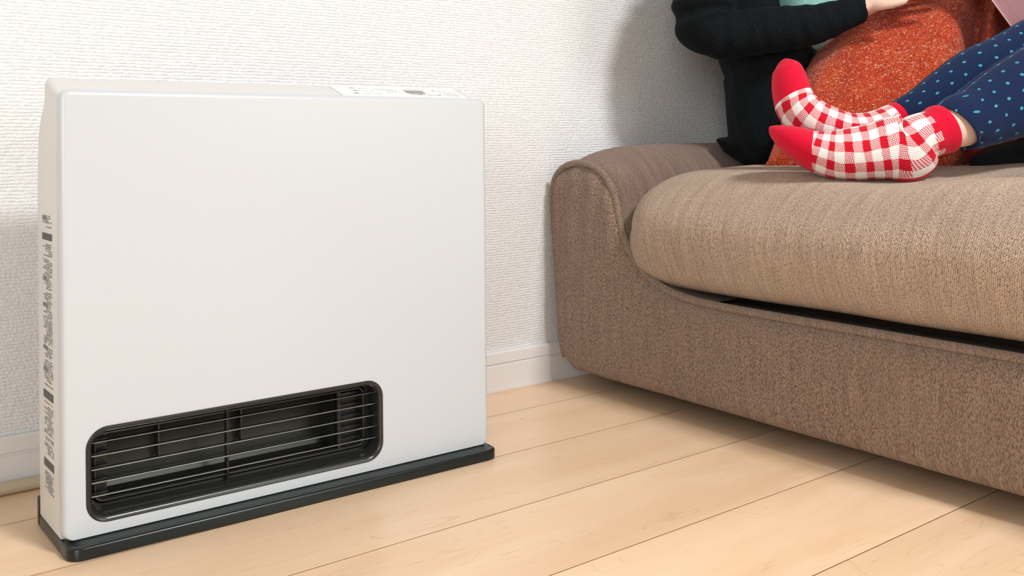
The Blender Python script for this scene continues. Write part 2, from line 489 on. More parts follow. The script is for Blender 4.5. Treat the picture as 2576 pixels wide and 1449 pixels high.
def planks():
    L = 1.818
    cache = {}
    k = -1
    y1 = 1.1095 + PW
    starts = {2: 0.975, 3: 1.45, 4: 1.3, 1: 1.5, 0: 1.25, -1: 1.6, 5: 1.5, 6: 1.3}
    while y1 > -3.6:
        y0 = y1 - PW
        s = starts.get(k, (k * 0.377) % L)
        x = s - L * math.ceil((s + 2.6) / L)
        while x < 3.6:
            a, b = max(x, -2.6), min(x + L, 3.6)
            top = min(y1, YW + 0.01)
            if b - a > 0.02:
                key = (round(b - a, 3), round(top - y0, 3))
                if key not in cache: cache[key] = plank_mesh(b - a - 0.0001, top - y0 - 0.0012)
                o = bpy.data.objects.new('plank', cache[key]); o.location = (a, y0, 0); link(o, floor)
            x += L
        y1 = y0; k += 1
planks()

# ------------------------------------------------------------------ fan heater
HW, HH = 0.4925, 0.447
FLARE = 0.047      # sides open slightly towards the back
heater = empty('gas_fan_heater', (0.2022, 0.983, 0), math.radians(-0.9))
tag(heater, 'white slim gas fan heater with black louvered outlet and black base', 'heater')
def rrect(x0, x1, z0, z1, r, n=8):
    pts = []
    for cx, cz, a0 in ((x1 - r, z1 - r, 0), (x0 + r, z1 - r, 90), (x0 + r, z0 + r, 180), (x1 - r, z0 + r, 270)):
        for i in range(n + 1):
            a = math.radians(a0 + 90 * i / n)
            pts.append((cx + r * math.cos(a), cz + r * math.sin(a)))
    return pts
GO = (0.0210, 0.3428, 0.0262, 0.1190)      # outlet opening: x0 x1 z0 z1
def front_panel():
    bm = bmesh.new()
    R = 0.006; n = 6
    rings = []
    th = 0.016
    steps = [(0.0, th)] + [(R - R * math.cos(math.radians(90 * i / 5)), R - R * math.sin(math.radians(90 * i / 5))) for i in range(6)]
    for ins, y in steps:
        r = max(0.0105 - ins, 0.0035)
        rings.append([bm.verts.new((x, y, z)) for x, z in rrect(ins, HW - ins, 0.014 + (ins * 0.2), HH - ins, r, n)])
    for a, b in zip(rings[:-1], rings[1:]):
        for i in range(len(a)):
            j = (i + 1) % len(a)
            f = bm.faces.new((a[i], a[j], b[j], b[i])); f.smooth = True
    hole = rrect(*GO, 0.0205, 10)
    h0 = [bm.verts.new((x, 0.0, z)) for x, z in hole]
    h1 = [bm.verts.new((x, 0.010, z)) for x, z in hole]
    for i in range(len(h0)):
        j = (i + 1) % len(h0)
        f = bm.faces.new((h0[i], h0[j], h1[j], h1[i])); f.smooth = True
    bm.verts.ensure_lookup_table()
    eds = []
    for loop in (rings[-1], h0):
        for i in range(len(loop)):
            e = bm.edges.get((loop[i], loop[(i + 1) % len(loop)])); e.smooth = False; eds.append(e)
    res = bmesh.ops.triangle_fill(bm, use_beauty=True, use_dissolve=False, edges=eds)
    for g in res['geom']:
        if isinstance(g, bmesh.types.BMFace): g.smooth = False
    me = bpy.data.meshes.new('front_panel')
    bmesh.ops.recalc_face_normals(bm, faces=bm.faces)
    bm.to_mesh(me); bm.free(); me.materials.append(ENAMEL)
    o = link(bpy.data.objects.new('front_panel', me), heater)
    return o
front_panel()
def extr_x(name, prof, x0, x1, mat, parent, bev=0.0, seg=3, sm=35):
    bm = bmesh.new()
    a = [bm.verts.new((x0, y, z)) for y, z in prof]; b = [bm.verts.new((x1, y, z)) for y, z in prof]
    n = len(prof)
    for i in range(n):
        bm.faces.new((a[i], a[(i + 1) % n], b[(i + 1) % n], b[i]))
    ca = bm.faces.new(a); cb = bm.faces.new(b[::-1])
    if bev:
        bmesh.ops.bevel(bm, geom=list(ca.edges) + list(cb.edges), offset=bev, segments=seg, affect='EDGES', profile=0.5)
    return bm_obj(name, bm, mat, parent, sm)
def housing():
    # three blocks so that the outlet recess stays open: above, left and right of it, back
    prof_full = [(0.0125, 0.122), (0.0125, 0.440), (0.0150, 0.4462), (0.0560, 0.4600), (0.0605, 0.4608), (0.0645, 0.4585),
                 (0.0665, 0.453), (0.0672, 0.442), (0.0710, 0.4360), (0.0800, 0.4270), (0.0870, 0.4180), (0.0930, 0.4060), (0.0980, 0.385), (0.1010, 0.34), (0.1015, 0.122)]
    bm = bmesh.new()
    RR = 0.0075
    def add(prof, x0, x1, rl, rr):
        """extrude the profile along x; rl / rr: rounded left / right end"""
        n = len(prof)
        nrm = []
        for k, (y, z) in enumerate(prof):
            if y < 0.0126: nrm.append((0, 0)); continue
            if z < 0.1225: nrm.append((-1, 0) if y > 0.09 else (0, 0)); continue
            (ya, za), (yb, zb) = prof[k - 1], prof[(k + 1) % n]
            ty, tz = yb - ya, zb - za
            l = math.hypot(ty, tz); nrm.append((tz / l, -ty / l))
        secs = []
        st = [(RR * (1 - math.sin(math.radians(a))), RR * (1 - math.cos(math.radians(a)))) for a in (90, 72, 54, 36, 18, 0)]
        L = [(x0 + a, b) for a, b in st] if rl else [(x0, 0)]
        R = [(x1 - a, b) for a, b in reversed(st)] if rr else [(x1, 0)]
        for x, ins in L + R:
            secs.append([bm.verts.new((x, y + ny * ins, z + nz * ins)) for (y, z), (ny, nz) in zip(prof, nrm)])
        for a, b in zip(secs, secs[1:]):
            for k in range(n): bm.faces.new((a[k], a[(k + 1) % n], b[(k + 1) % n], b[k]))
        bm.faces.new(secs[0]); bm.faces.new(secs[-1][::-1])
    add(prof_full, 0.0012, HW - 0.0012, True, True)
    add([(0.0125, 0.014), (0.0125, 0.122), (0.1015, 0.122), (0.1015, 0.014)], 0.0012, 0.019, True, False)
    add([(0.0125, 0.014), (0.0125, 0.122), (0.1015, 0.122), (0.1015, 0.014)], 0.345, HW - 0.0012, False, True)
    add([(0.075, 0.014), (0.075, 0.122), (0.1015, 0.122), (0.1015, 0.014)], 0.019, 0.345, False, False)
    add([(0.0125, 0.014), (0.0125, 0.024), (0.075, 0.024), (0.075, 0.014)], 0.019, 0.345, False, False)
    for v in bm.verts:
        if v.co.x < 0.01: v.co.x -= FLARE * v.co.y
        elif v.co.x > HW - 0.01: v.co.x += FLARE * v.co.y
    return bm_obj('housing', bm, ENAMEL_SIDE, heater, 35)
hs = housing()
# base plinth
def base():
    bm = bmesh.new()
    def ring(pts, z): return [bm.verts.new((x, y, z)) for x, y in pts]
    def plan(x0, x1, y0, y1, rf, rb):
        pts = []
        for cx, cy, r, a0 in ((x1 - rf, y0 + rf, rf, 270), (x1 - rb, y1 - rb, rb, 0), (x0 + rb, y1 - rb, rb, 90), (x0 + rf, y0 + rf, rf, 180)):
            for i in range(7):
                a = math.radians(a0 + 90 * i / 6); pts.append((cx + r * math.cos(a), cy + r * math.sin(a)))
        return pts
    x0, x1, y0, y1 = 0.0006, HW + 0.0025, -0.0185, 0.0985
    prof = [(0.0016, 0.0), (0.0, 0.0012), (0.0, 0.0105), (0.0006, 0.0120), (0.0020, 0.0128), (0.0042, 0.0128), (0.006, 0.0122), (0.0185, 0.0142), (0.03, 0.0142)]
    R = []
    for ins, z in prof:
        sx = min(ins, 0.0035)
        R.append(ring(plan(x0 + sx, x1 - sx, y0 + ins, y1 - sx, 0.0145, 0.004), z))
    for a, b in zip(R[:-1], R[1:]):
        for i in range(len(a)):
            j = (i + 1) % len(a); bm.faces.new((a[i], a[j], b[j], b[i]))
    bm.faces.new(R[0][::-1]); bm.faces.new(R[-1])
    for v in bm.verts:
        if v.co.x < 0.02: v.co.x -= FLARE * max(v.co.y, 0)
    return bm_obj('base', bm, BLACK, heater, 40)
base()
box('rear_foot', -0.0040, 0.006, 0.0995, 0.108, 0.0, 0.030, BLACK, heater, 0.002)
box('rear_foot', HW - 0.012, HW - 0.001, 0.0955, 0.108, 0.0, 0.030, BLACK, heater, 0.002)
# outlet frame
def rim(name, rect, rad, prof, mat, parent, n=10):
    """rounded-rectangle frame swept with profile [(inset, y)]"""
    bm = bmesh.new(); R = []
    for ins, y in prof:
        R.append([bm.verts.new((x, y, z)) for x, z in rrect(rect[0] + ins, rect[1] - ins, rect[2] + ins, rect[3] - ins, max(rad - ins, 0.002), n)])
    m = len(R)
    for a, b in zip(R, R[1:]):
        for i in range(len(a)):
            j = (i + 1) % len(a); bm.faces.new((a[i], a[j], b[j], b[i]))
    return bm_obj(name, bm, mat, parent, 40)
vent = empty('louvered_outlet'); vent.parent = heater
# sits as a part with its own pieces
rim('outlet_frame', GO, 0.0205, [(-0.0004, 0.008), (-0.0002, -0.0006), (0.0010, -0.0016), (0.0034, -0.0010), (0.0052, 0.0012), (0.0058, 0.0035), (0.0064, 0.0130), (0.0068, 0.028)], BLACKG, vent)
rim('duct_rim', (GO[0] + 0.0066, GO[1] - 0.0066, GO[2] + 0.0066, GO[3] - 0.0066), 0.0145,
    [(0.0, 0.026), (0.0025, 0.0262), (0.0058, 0.0225), (0.0072, 0.0228), (0.0078, 0.027), (0.008, 0.045)], BLACKG, vent)
for z in (0.1022, 0.0890, 0.0757, 0.0628, 0.0496):
    bm = bmesh.new()
    # thin inclined slat with rounded nose
    prof = [(0.0064, z - 0.0003), (0.0058, z + 0.0005), (0.0064, z + 0.0013), (0.0074, z + 0.0016), (0.0112, z + 0.0013), (0.0116, z + 0.0005), (0.0112, z - 0.0003), (0.0074, z - 0.0006)]
    a = [bm.verts.new((GO[0] + 0.0058, y, q)) for y, q in prof]; b = [bm.verts.new((GO[1] - 0.0058, y, q)) for y, q in prof]
    n = len(prof)
    for i in range(n): bm.faces.new((a[i], a[(i + 1) % n], b[(i + 1) % n], b[i]))
    bm.faces.new(a); bm.faces.new(b[::-1])
    bm_obj('slat', bm, SLAT, vent, 60)
box('centre_post', 0.1655, 0.1680, 0.0195, 0.028, 0.030, 0.115, BLACKG, vent, 0.0006)
# duct interior
def duct():
    bm = bmesh.new()
    x0, x1 = 0.046, 0.296
    prof = [(0.030, 0.034), (0.040, 0.0345), (0.060, 0.040), (0.069, 0.052), (0.073, 0.068), (0.071, 0.086), (0.060, 0.103), (0.044, 0.113), (0.030, 0.114)]
    a = [bm.verts.new((x0, y, z)) for y, z in prof]; b = [bm.verts.new((x1, y, z)) for y, z in prof]
    for i in range(len(prof) - 1): bm.faces.new((a[i], a[i + 1], b[i + 1], b[i]))
    bm.faces.new(a); bm.faces.new(b[::-1])
    o = bm_obj('air_duct', bm, DUCT, vent, 30)
duct()
box('baffle_plate', 0.105, 0.1065, 0.058, 0.072, 0.060, 0.112, BLACKG, vent)
box('baffle_plate', 0.195, 0.1965, 0.058, 0.072, 0.060, 0.112, BLACKG, vent)
box('side_block', 0.0275, 0.046, 0.0275, 0.070, 0.033, 0.113, BLACK, vent)
box('side_block', 0.2975, 0.337, 0.0335, 0.070, 0.033, 0.113, BLACK, vent)
for z in (0.1010, 0.0878, 0.0745, 0.0615, 0.0484):
    box('cross_rib', 0.302, 0.327, 0.0262, 0.034, z - 0.001, z + 0.0012, BLACK, vent, 0.0004)
    box('cross_rib', 0.0300, 0.0455, 0.0200, 0.029, z - 0.001, z + 0.0012, BLACK, vent, 0.0004)
box('rib_post', 0.2965, 0.3010, 0.0235, 0.034, 0.040, 0.110, BLACK, vent)
# controls on the sloping top
SL = (0.4600 - 0.4462) / 0.041
def top_pt(x, y, dz=0.0): return Vector((x, y, 0.4462 + (y - 0.015) * SL + dz))
def on_top(name, x0, x1, y0, y1, dz, mat, parent, skew=0.0, th=0.0004):
    V = []
    for d in (dz - th, dz):
        for x, y in ((x0, y0), (x1, y0), (x1 + skew, y1), (x0 + skew, y1)):
            V.append(top_pt(x, y, d))
    Fc = [(3, 2, 1, 0), (4, 5, 6, 7)] + [(i, (i + 1) % 4, 4 + (i + 1) % 4, 4 + i) for i in range(4)]
    return mesh_obj(name, V, Fc, mat, parent)
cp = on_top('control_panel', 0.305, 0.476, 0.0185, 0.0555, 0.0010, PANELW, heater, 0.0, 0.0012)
disp = on_top('display', 0.398, 0.424, 0.031, 0.043, 0.0014, LCD, cp)
for (a, b, c, d) in ((0.3235, 0.3295, 0.026, 0.0275), (0.328, 0.333, 0.0375, 0.0385), (0.327, 0.333, 0.047, 0.048), (0.4385, 0.443, 0.026, 0.0272),
                     (0.4405, 0.4435, 0.0445, 0.0455), (0.410, 0.417, 0.027, 0.0278), (0.402, 0.405, 0.0285, 0.0293)):
    on_top('button_mark', a, b, c, d, 0.0013, INKD, cp, 0, 0.0002)
rr = random.Random(3)
def marks(name, spots, parent, mat):
    V, Fc = [], []
    for a, b, c, d in spots:
        o = len(V); V += [top_pt(a, c, 0.0012), top_pt(b, c, 0.0012), top_pt(b, d, 0.0012), top_pt(a, d, 0.0012)]
        Fc.append((o, o + 1, o + 2, o + 3))
    return mesh_obj(name, V, Fc, mat, parent)
sp = []
for (x0, x1, y) in ((0.335, 0.355, 0.0375), (0.334, 0.35, 0.047), (0.36, 0.385, 0.045), (0.365, 0.388, 0.040), (0.37, 0.392, 0.034), (0.338, 0.36, 0.026),
                    (0.402, 0.436, 0.0235), (0.40, 0.44, 0.0285), (0.445, 0.462, 0.044), (0.447, 0.468, 0.038), (0.449, 0.468, 0.032), (0.449, 0.470, 0.028), (0.45, 0.472, 0.0235), (0.398, 0.43, 0.048)):
    x = x0
    while x < x1:
        w = rr.uniform(0.0012, 0.004); sp.append((x, x + w, y, y + 0.0007)); x += w + rr.uniform(0.0005, 0.002)
tag(marks('panel_lettering', sp, cp, INK), kind='stuff')
# printed caution text on the left side: tiny unreadable lines and solid heading bars
def side_print():
    def quad(V, Fc, y0, y1, z0, z1, sk=0.0):
        o = len(V); xa, xb = 0.0010 - FLARE * y0, 0.0010 - FLARE * y1
        V += [(xa, y0, z0 - sk), (xb, y1, z0 + sk), (xb, y1, z1 + sk), (xa, y0, z1 - sk)]
        Fc.append((o, o + 3, o + 2, o + 1))
    V, Fc = [], []
    y0, y1 = 0.0375, 0.0735
    blk = []
    z = 0.322
    rr = random.Random(11)
    bars = [(0.2985, 0.3055), (0.1395, 0.1475), (0.0705, 0.0785)]
    lines = [0.322, 0.276, 0.248, 0.228, 0.196, 0.163]
    while z > 0.045:
        if any(a - 0.004 < z < b + 0.004 for a, b in bars) or rr.random() < 0.10:
            z -= 0.0022; continue
        y = y0 + rr.choice((0, 0, 0.002, 0.006))
        end = y1 - rr.choice((0, 0.001, 0.004, 0.012))
        while y < end - 0.001:
            w = rr.uniform(0.0009, 0.0034)
            if rr.random() < 0.86: quad(V, Fc, y, min(y + w, end), z, z + rr.uniform(0.0010, 0.0017))
            y += w + rr.uniform(0.0003, 0.0009)
        z -= 0.0022
    o = mesh_obj('caution_lettering', V, Fc, INK, heater); tag(o, kind='stuff')
    for a, b in bars:
        V, Fc = [], []; quad(V, Fc, y0 - 0.001, y1 + 0.002, a, b); mesh_obj('heading_bar', V, Fc, INKD, heater)
    for a in (0.319, 0.2575, 0.231, 0.1885, 0.166):
        V, Fc = [], []; quad(V, Fc, y1 - 0.016, y1 + 0.001, a, a + 0.0042); mesh_obj('heading_bar', V, Fc, INK, heater)
side_print()

# gas hose along the wall
def tube(name, pts, r, mat, parent=None, n=14, steps=8):
    fl = [(Vector(p), r, r) for p in pts]
    v, f, u = loft(fl, n, steps, lat=Vector((0, 0, 1)) if abs(pts[-1][2] - pts[0][2]) < 0.5 else FWD)
    return mesh_obj(name, v, f, mat, parent, True, u)
hose = tube('gas_hose', [(-0.9, 1.204, 0.0075), (-0.3, 1.2035, 0.0075), (0.1, 1.2032, 0.0075), (0.26, 1.2030, 0.0075), (0.36, 1.195, 0.012), (0.43, 1.165, 0.03), (0.455, 1.125, 0.043), (0.457, 1.085, 0.045)], 0.0072, HOSE)
tag(hose, 'beige rubber gas hose lying along the baseboard behind the heater', 'hose')

# ------------------------------------------------------------------ sofa
sofa = empty('sofa', (0.99, 0.4, 0))
tag(sofa, 'low brown chenille sofa with piped edges and a rounded arm against the wall', 'sofa')
SOFF = -Vector((0.99, 0.4, 0))
XF = 0.985
def sofa_obj(o):
    # meshes are written in room coordinates; move them into the sofa's own frame
    o.data.transform(Matrix.Translation(SOFF)); o.parent = sofa; return o
YL, YR = 1.209, -0.36
# outline of the front panel in the (y, z) plane, wall side first
arch = crom([(1.156, 0.0255), (1.178, 0.040), (1.190, 0.075), (1.196, 0.14), (1.203, 0.22), (1.2095, 0.290), (1.2075, 0.318), (1.198, 0.337), (1.178, 0.351), (1.150, 0.3575),
             (1.120, 0.3555), (1.094, 0.346), (1.073, 0.329), (1.0605, 0.306), (1.0525, 0.277), (1.042, 0.249), (1.024, 0.222), (0.998, 0.199), (0.967, 0.1835), (0.930, 0.174), (0.88, 0.1695), (0.80, 0.168), (0.60, 0.168), (0.425, 0.168)], 5)
mirror = [(0.85 - y, z) for y, z in reversed(arch)]
outline = arch + mirror[1:]
def front_panel_sofa():
    # pillowed panel: rings shrink from the seam towards the middle while bulging forward
    n = len(outline)
    V, Fc = [], []
    top = outline
    # vertical strips: for each y station between outline top and bottom
    ys = [YL + 0.0 - (YL - YR) * i / 160 for i in range(161)]
    import bisect
    rows = 16
    def topz(y):
        best = None
        for (a, za), (b, zb) in zip(outline[:-1], outline[1:]):
            if (a - y) * (b - y) <= 0 and abs(a - b) > 1e-9:
                z = za + (zb - za) * (a - y) / (a - b); best = z if best is None else max(best, z)
        return best
    def botz(y):
        e = min(1.2095 - y, y - (0.85 - 1.2095))
        if e < 0.0535:
            best = None
            for (a, za), (b, zb) in zip(outline[:-1], outline[1:]):
                if (a - y) * (b - y) <= 0 and abs(a - b) > 1e-9:
                    z = za + (zb - za) * (a - y) / (a - b); best = z if best is None else min(best, z)
            return best if best is not None else 0.0255
        return 0.0255
    ys = sorted(set([round(YL - 0.0005 - 0.065 * (i / 24) ** 1.6, 5) for i in range(25)] + [round(1.144 - (1.144 - 0.425) * i / 110, 5) for i in range(111)]), reverse=True)
    ys = ys + [0.85 - y for y in reversed(ys)][1:]
    st = []
    for y in ys:
        t, b = topz(y), botz(y)
        if t is None: continue
        st.append((y, b, max(t, b + 0.002)))
    for y, b, t in st:
        for k in range(rows + 1):
            s = k / rows
            s = 0.5 - 0.5 * math.cos(math.pi * s)
            z = b + (t - b) * s
            d = min(z - b, t - z, max(1.2095 - y, 0), max(y + 0.3595, 0))
            q = max(0.0, 1 - d / 0.026)
            x = XF + 0.019 * (1 - math.sqrt(max(0, 1 - q * q))) - 0.004 * math.sin(math.pi * s)
            x += 0.0025 * noise.noise(Vector((y * 9, z * 14, 1))) - 0.0
            # soft puckers hanging from the arch of the arm
            if y > 1.05 and z > 0.2:
                x += 0.0020 * math.sin((y * 130) + z * 18 + 3 * noise.noise(Vector((y * 20, 0, 2)))) * min(1, (z - 0.2) / 0.1) * min(1, d / 0.01)
            V.append((x, y, z))
    w = rows + 1
    for i in range(len(st) - 1):
        for k in range(rows): Fc.append((i * w + k, (i + 1) * w + k, (i + 1) * w + k + 1, i * w + k + 1))
    # bottom return under the sofa and inner back
    o0 = len(V)
    for y, b, t in st: V.append((XF + 0.06, y, b + 0.001))
    for i in range(len(st) - 1): Fc.append((i * w, o0 + i, o0 + i + 1, (i + 1) * w))
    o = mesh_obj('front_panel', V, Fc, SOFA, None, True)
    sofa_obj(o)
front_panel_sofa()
def piping(name, yz, parent_fix=True, r=0.0054):
    pts = [(Vector((XF + 0.0085, y, z)), r, r) for y, z in yz]
    v, f, u = loft(pts, 10, 1, lat=Vector((1, 0, 0)))
    return sofa_obj(mesh_obj(name, v, f, PIPE, None, True, u))
piping('piping', outline[6:-6])
def sofa_arm(mir):
    """arm behind the seam: arch section swept along x, puffing up just behind the piping"""
    sec = arch[: 5 * 20 + 1]
    xs = [XF + 0.018, XF + 0.026, XF + 0.038, XF + 0.058, XF + 0.085, XF + 0.13, XF + 0.25, XF + 0.42, XF + 0.70, XF + 0.92, XF + 0.97]
    puff = [0.0, 0.007, 0.013, 0.020, 0.0255, 0.029, 0.0305, 0.029, 0.027, 0.02, 0.0]
    V, Fc = [], []
    cy, cz = 1.130, 0.26
    for x, p in zip(xs, puff):
        for y, z in sec:
            dy, dz = y - cy, z - cz
            q = max(0.0, min(1.0, (z - 0.16) / 0.12))
            yy = y + (dy * 0.10 * (p / 0.03) if dy < 0 else 0) * q
            zz = z + p * q * (1.0 if dz > 0 else 0.3) * (1 - 0.25 * abs(dy) / 0.08)
            yy = min(yy, 1.2125)
            V.append((x, (0.85 - yy) if mir else yy, zz))
    w = len(sec)
    for i in range(len(xs) - 1):
        for k in range(w - 1): Fc.append((i * w + k, i * w + k + 1, (i + 1) * w + k + 1, (i + 1) * w + k) if not mir else (i * w + k, (i + 1) * w + k, (i + 1) * w + k + 1, i * w + k + 1))
    Fc.append(tuple((len(xs) - 1) * w + k for k in range(w)))
    o = sofa_obj(mesh_obj('arm', V, Fc, SOFA_ARM, None, True))
    md = o.modifiers.new('s', 'SUBSURF'); md.levels = 1; md.render_levels = 1
sofa_arm(False); sofa_arm(True)
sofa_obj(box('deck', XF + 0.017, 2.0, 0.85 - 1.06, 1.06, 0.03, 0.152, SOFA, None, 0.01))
def lip():
    V, Fc = [], []
    ys = [0.99 - (0.99 + 0.14) * i / 40 for i in range(41)]
    for y in ys:
        for x, z in ((XF + 0.006, 0.1685), (XF + 0.016, 0.170), (XF + 0.030, 0.167), (XF + 0.12, 0.158)): V.append((x, y, z - 0.002))
    for i in range(40):
        for k in range(3): Fc.append((i * 4 + k, i * 4 + k + 1, i * 4 + 5 + k, i * 4 + 4 + k))
    sofa_obj(mesh_obj('deck_edge', V, Fc, SOFA, None, True))
lip()
def cushion(name, x0, x1, y0, y1, z0, z1, r, mat, dents=(), crown=0.012, n=46):
    """soft rounded block; r = (rx, ry, rz)"""
    r0 = r
    bm = bmesh.new()
    bmesh.ops.create_cube(bm, size=2)
    bmesh.ops.subdivide_edges(bm, edges=bm.edges[:], cuts=n, use_grid_fill=True)
    c = Vector(((x0 + x1) / 2, (y0 + y1) / 2, (z0 + z1) / 2)); h = Vector(((x1 - x0) / 2, (y1 - y0) / 2, (z1 - z0) / 2))
    def warp(u, hh, rr):
        # spend a fixed share of the grid on the rounded border
        f = 0.62
        a = abs(u); s = 1 if u >= 0 else -1
        if a < f: return s * a / f * (hh - rr), 0.0
        return s * (hh - rr), s * (a - f) / (1 - f)
    for v in bm.verts:
        q = []; d = []
        lowr = 1.0 - 0.55 * max(0.0, min(1.0, (-v.co.z - 0.62) / 0.38)) ** 0.8
        r = (r0[0] * lowr, r0[1], r0[2])
        for i in range(3):
            a, b = warp(v.co[i], h[i], r[i]); q.append(a); d.append(b)
        dv = Vector(d)
        m = max(abs(t) for t in d)
        if dv.length > 1e-9:
            # cube -> sphere mapping of the border
            x, y, z = d
            sx = x * math.sqrt(max(0, 1 - y * y / 2 - z * z / 2 + y * y * z * z / 3))
            sy = y * math.sqrt(max(0, 1 - z * z / 2 - x * x / 2 + z * z * x * x / 3))
            sz = z * math.sqrt(max(0, 1 - x * x / 2 - y * y / 2 + x * x * y * y / 3))
            dv = Vector((sx, sy, sz))
        p = Vector((q[0] + dv.x * r[0], q[1] + dv.y * r[1], q[2] + dv.z * r[2]))
        if p.z > 0:
            p.z += crown * max(0, 1 - (p.x / h.x) ** 2) * (1 - (p.y / h.y) ** 4) * min(1, p.z / (0.6 * h.z))
        p.x -= 0.006 * (1 - (p.z / h.z) ** 2) * (1 - (p.y / h.y) ** 4) if p.x < 0 else 0
        w = p + c
        w.z += 0.004 * noise.noise(w * 7.0) * (0.3 + 0.7 * max(0, min(1, p.z / 0.05)))
        w.x += 0.003 * noise.noise(w * 9.0 + Vector((5, 1, 2)))
        for (dx, dy, ax, ay, dep) in dents:
            g = math.exp(-(((w.x - dx) / ax) ** 2 + ((w.y - dy) / ay) ** 2))
            if p.z > -0.02: w.z -= dep * g * max(0, min(1, (p.z + 0.02) / 0.05))
        v.co = w
    o = bm_obj(name, bm, mat, None, 180)
    return sofa_obj(o)
DENTS = ((1.085, 0.66, 0.075, 0.085, 0.014), (1.20, 0.60, 0.06, 0.06, 0.014))
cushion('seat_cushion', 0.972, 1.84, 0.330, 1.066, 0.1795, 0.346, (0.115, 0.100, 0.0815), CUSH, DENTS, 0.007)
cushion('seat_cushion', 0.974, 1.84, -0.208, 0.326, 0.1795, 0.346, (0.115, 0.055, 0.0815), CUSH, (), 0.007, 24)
cushion('backrest', 1.86, 2.09, 0.85 - 1.20, 1.20, 0.03, 0.66, (0.05, 0.05, 0.05), SOFA, (), 0.0, 20)
cushion('back_cushion', 1.745, 1.90, 0.43, 1.05, 0.345, 0.72, (0.07, 0.07, 0.09), CUSH, (), 0.0, 24)
cushion('back_cushion', 1.745, 1.90, -0.197, 0.425, 0.345, 0.72, (0.07, 0.07, 0.09), CUSH, (), 0.0, 24)
for fx in (1.10, 1.98):
    for fy in (1.10, -0.25):
        o = sofa_obj(box('leg', fx - 0.02, fx + 0.02, fy - 0.02, fy + 0.02, 0.0, 0.034, TIMBER, None, 0.003))

# ------------------------------------------------------------------ blanket over the raised knees
def blanket():
    cols = [
        [(1922, 419, 1.455), (1934, 396, 1.452), (1968, 300, 1.50), (1996, 212, 1.56), (2015, 196, 1.64), (2040, 260, 1.72)],
        [(1985, 424, 1.425), (2000, 360, 1.42), (2025, 250, 1.465), (2056, 138, 1.54), (2080, 122, 1.64), (2105, 220, 1.74)],
        [(2075, 426, 1.41), (2085, 340, 1.415), (2105, 215, 1.46), (2140, 78, 1.525), (2166, 62, 1.62), (2190, 190, 1.76)],
        [(2190, 426, 1.405), (2198, 320, 1.41), (2210, 170, 1.46), (2236, 26, 1.53), (2260, 12, 1.62), (2280, 170, 1.78)],
        [(2310, 424, 1.405), (2312, 305, 1.415), (2320, 140, 1.46), (2340, 4, 1.53), (2365, -10, 1.62), (2380, 160, 1.80)],
        [(2385, 424, 1.41), (2388, 300, 1.42), (2400, 130, 1.465), (2420, -12, 1.535), (2440, -26, 1.62), (2460, 150, 1.80)],
        [(2425, 422, 1.45), (2428, 300, 1.475), (2450, 130, 1.52), (2478, -22, 1.57), (2495, -34, 1.64), (2510, 150, 1.80)],
        [(2468, 408, 1.43), (2462, 300, 1.43), (2482, 130, 1.475), (2512, -24, 1.54), (2535, -38, 1.63), (2550, 150, 1.80)],
        [(2535, 380, 1.47), (2528, 300, 1.49), (2545, 130, 1.54), (2570, -20, 1.59), (2590, -34, 1.66), (2605, 150, 1.80)],
        [(2615, 365, 1.49), (2615, 300, 1.50), (2625, 130, 1.54), (2640, 0, 1.59), (2655, -12, 1.66), (2665, 160, 1.78)],
        [(2700, 385, 1.52), (2698, 340, 1.53), (2700, 230, 1.56), (2705, 120, 1.60), (2712, 110, 1.66), (2720, 220, 1.74)]]
    C = [[tuple(P(*p)) for p in c] for c in cols]
    C = [crom(c, 12) for c in C]
    G = [crom([C[i][k] for i in range(len(C))], 10) for k in range(len(C[0]))]
    nr, nc = len(G), len(G[0])
    V = []
    for k in range(nr):
        for i in range(nc):
            p = Vector(G[k][i])
            s = k / (nr - 1)
            d = 0.007 * noise.noise(Vector((i * 0.10, k * 0.045, 3.1))) + 0.003 * noise.noise(p * 22)
            d += 0.0035 * math.sin(i * 0.33 + k * 0.06 + 1.2) * math.exp(-((i - 84) / 28) ** 2)
            p = p - FWD * d + UP * (0.4 * d)
            V.append(p)
    Fc = [(k * nc + i, k * nc + i + 1, (k + 1) * nc + i + 1, (k + 1) * nc + i) for k in range(nr - 1) for i in range(nc - 1)]
    o = mesh_obj('blanket', V, Fc, BLANKET, None, True)
    md = o.modifiers.new('thick', 'SOLIDIFY'); md.thickness = 0.006; md.offset = -1
    tag(o, 'orange-red tweed knit blanket draped over raised knees on the sofa', 'blanket')
blanket()

# ------------------------------------------------------------------ adult
def R_(px, py, t, ra, rb): return (P(px, py, t), ra * t / FPX, rb)
adult = empty('person', P(1950, 400, 1.62))
tag(adult, 'seated adult in black cardigan and mint shirt, one hand on the orange blanket', 'person')
AOFF = -adult.location.copy()
def own(o, root):
    o.data.transform(Matrix.Translation(-root.location)); o.parent = root; return o
LAT = (FWD * 0.93 + RIGHT * 0.36).normalized()
def torso(d=0.0, y0=395, front=0.0):
    c = 2401 / 1.66
    rows = [(1965, 400, 1.66, 112, 0.150), (1965, 360, 1.66, 122, 0.165), (1962, 300, 1.66, 128, 0.162), (1955, 220, 1.66, 128, 0.150), (1945, 160, 1.66, 124, 0.150), (1920, 120, 1.665, 113, 0.152),
            (1885, 30, 1.67, 100, 0.160), (1880, -60, 1.68, 105, 0.165), (1892, -150, 1.69, 108, 0.170), (1920, -215, 1.695, 95, 0.160), (1945, -255, 1.70, 62, 0.09)]
    return loft([R_(a, b, t, r + d * c, rb + d) for a, b, t, r, rb in rows], 36, 6, LAT)
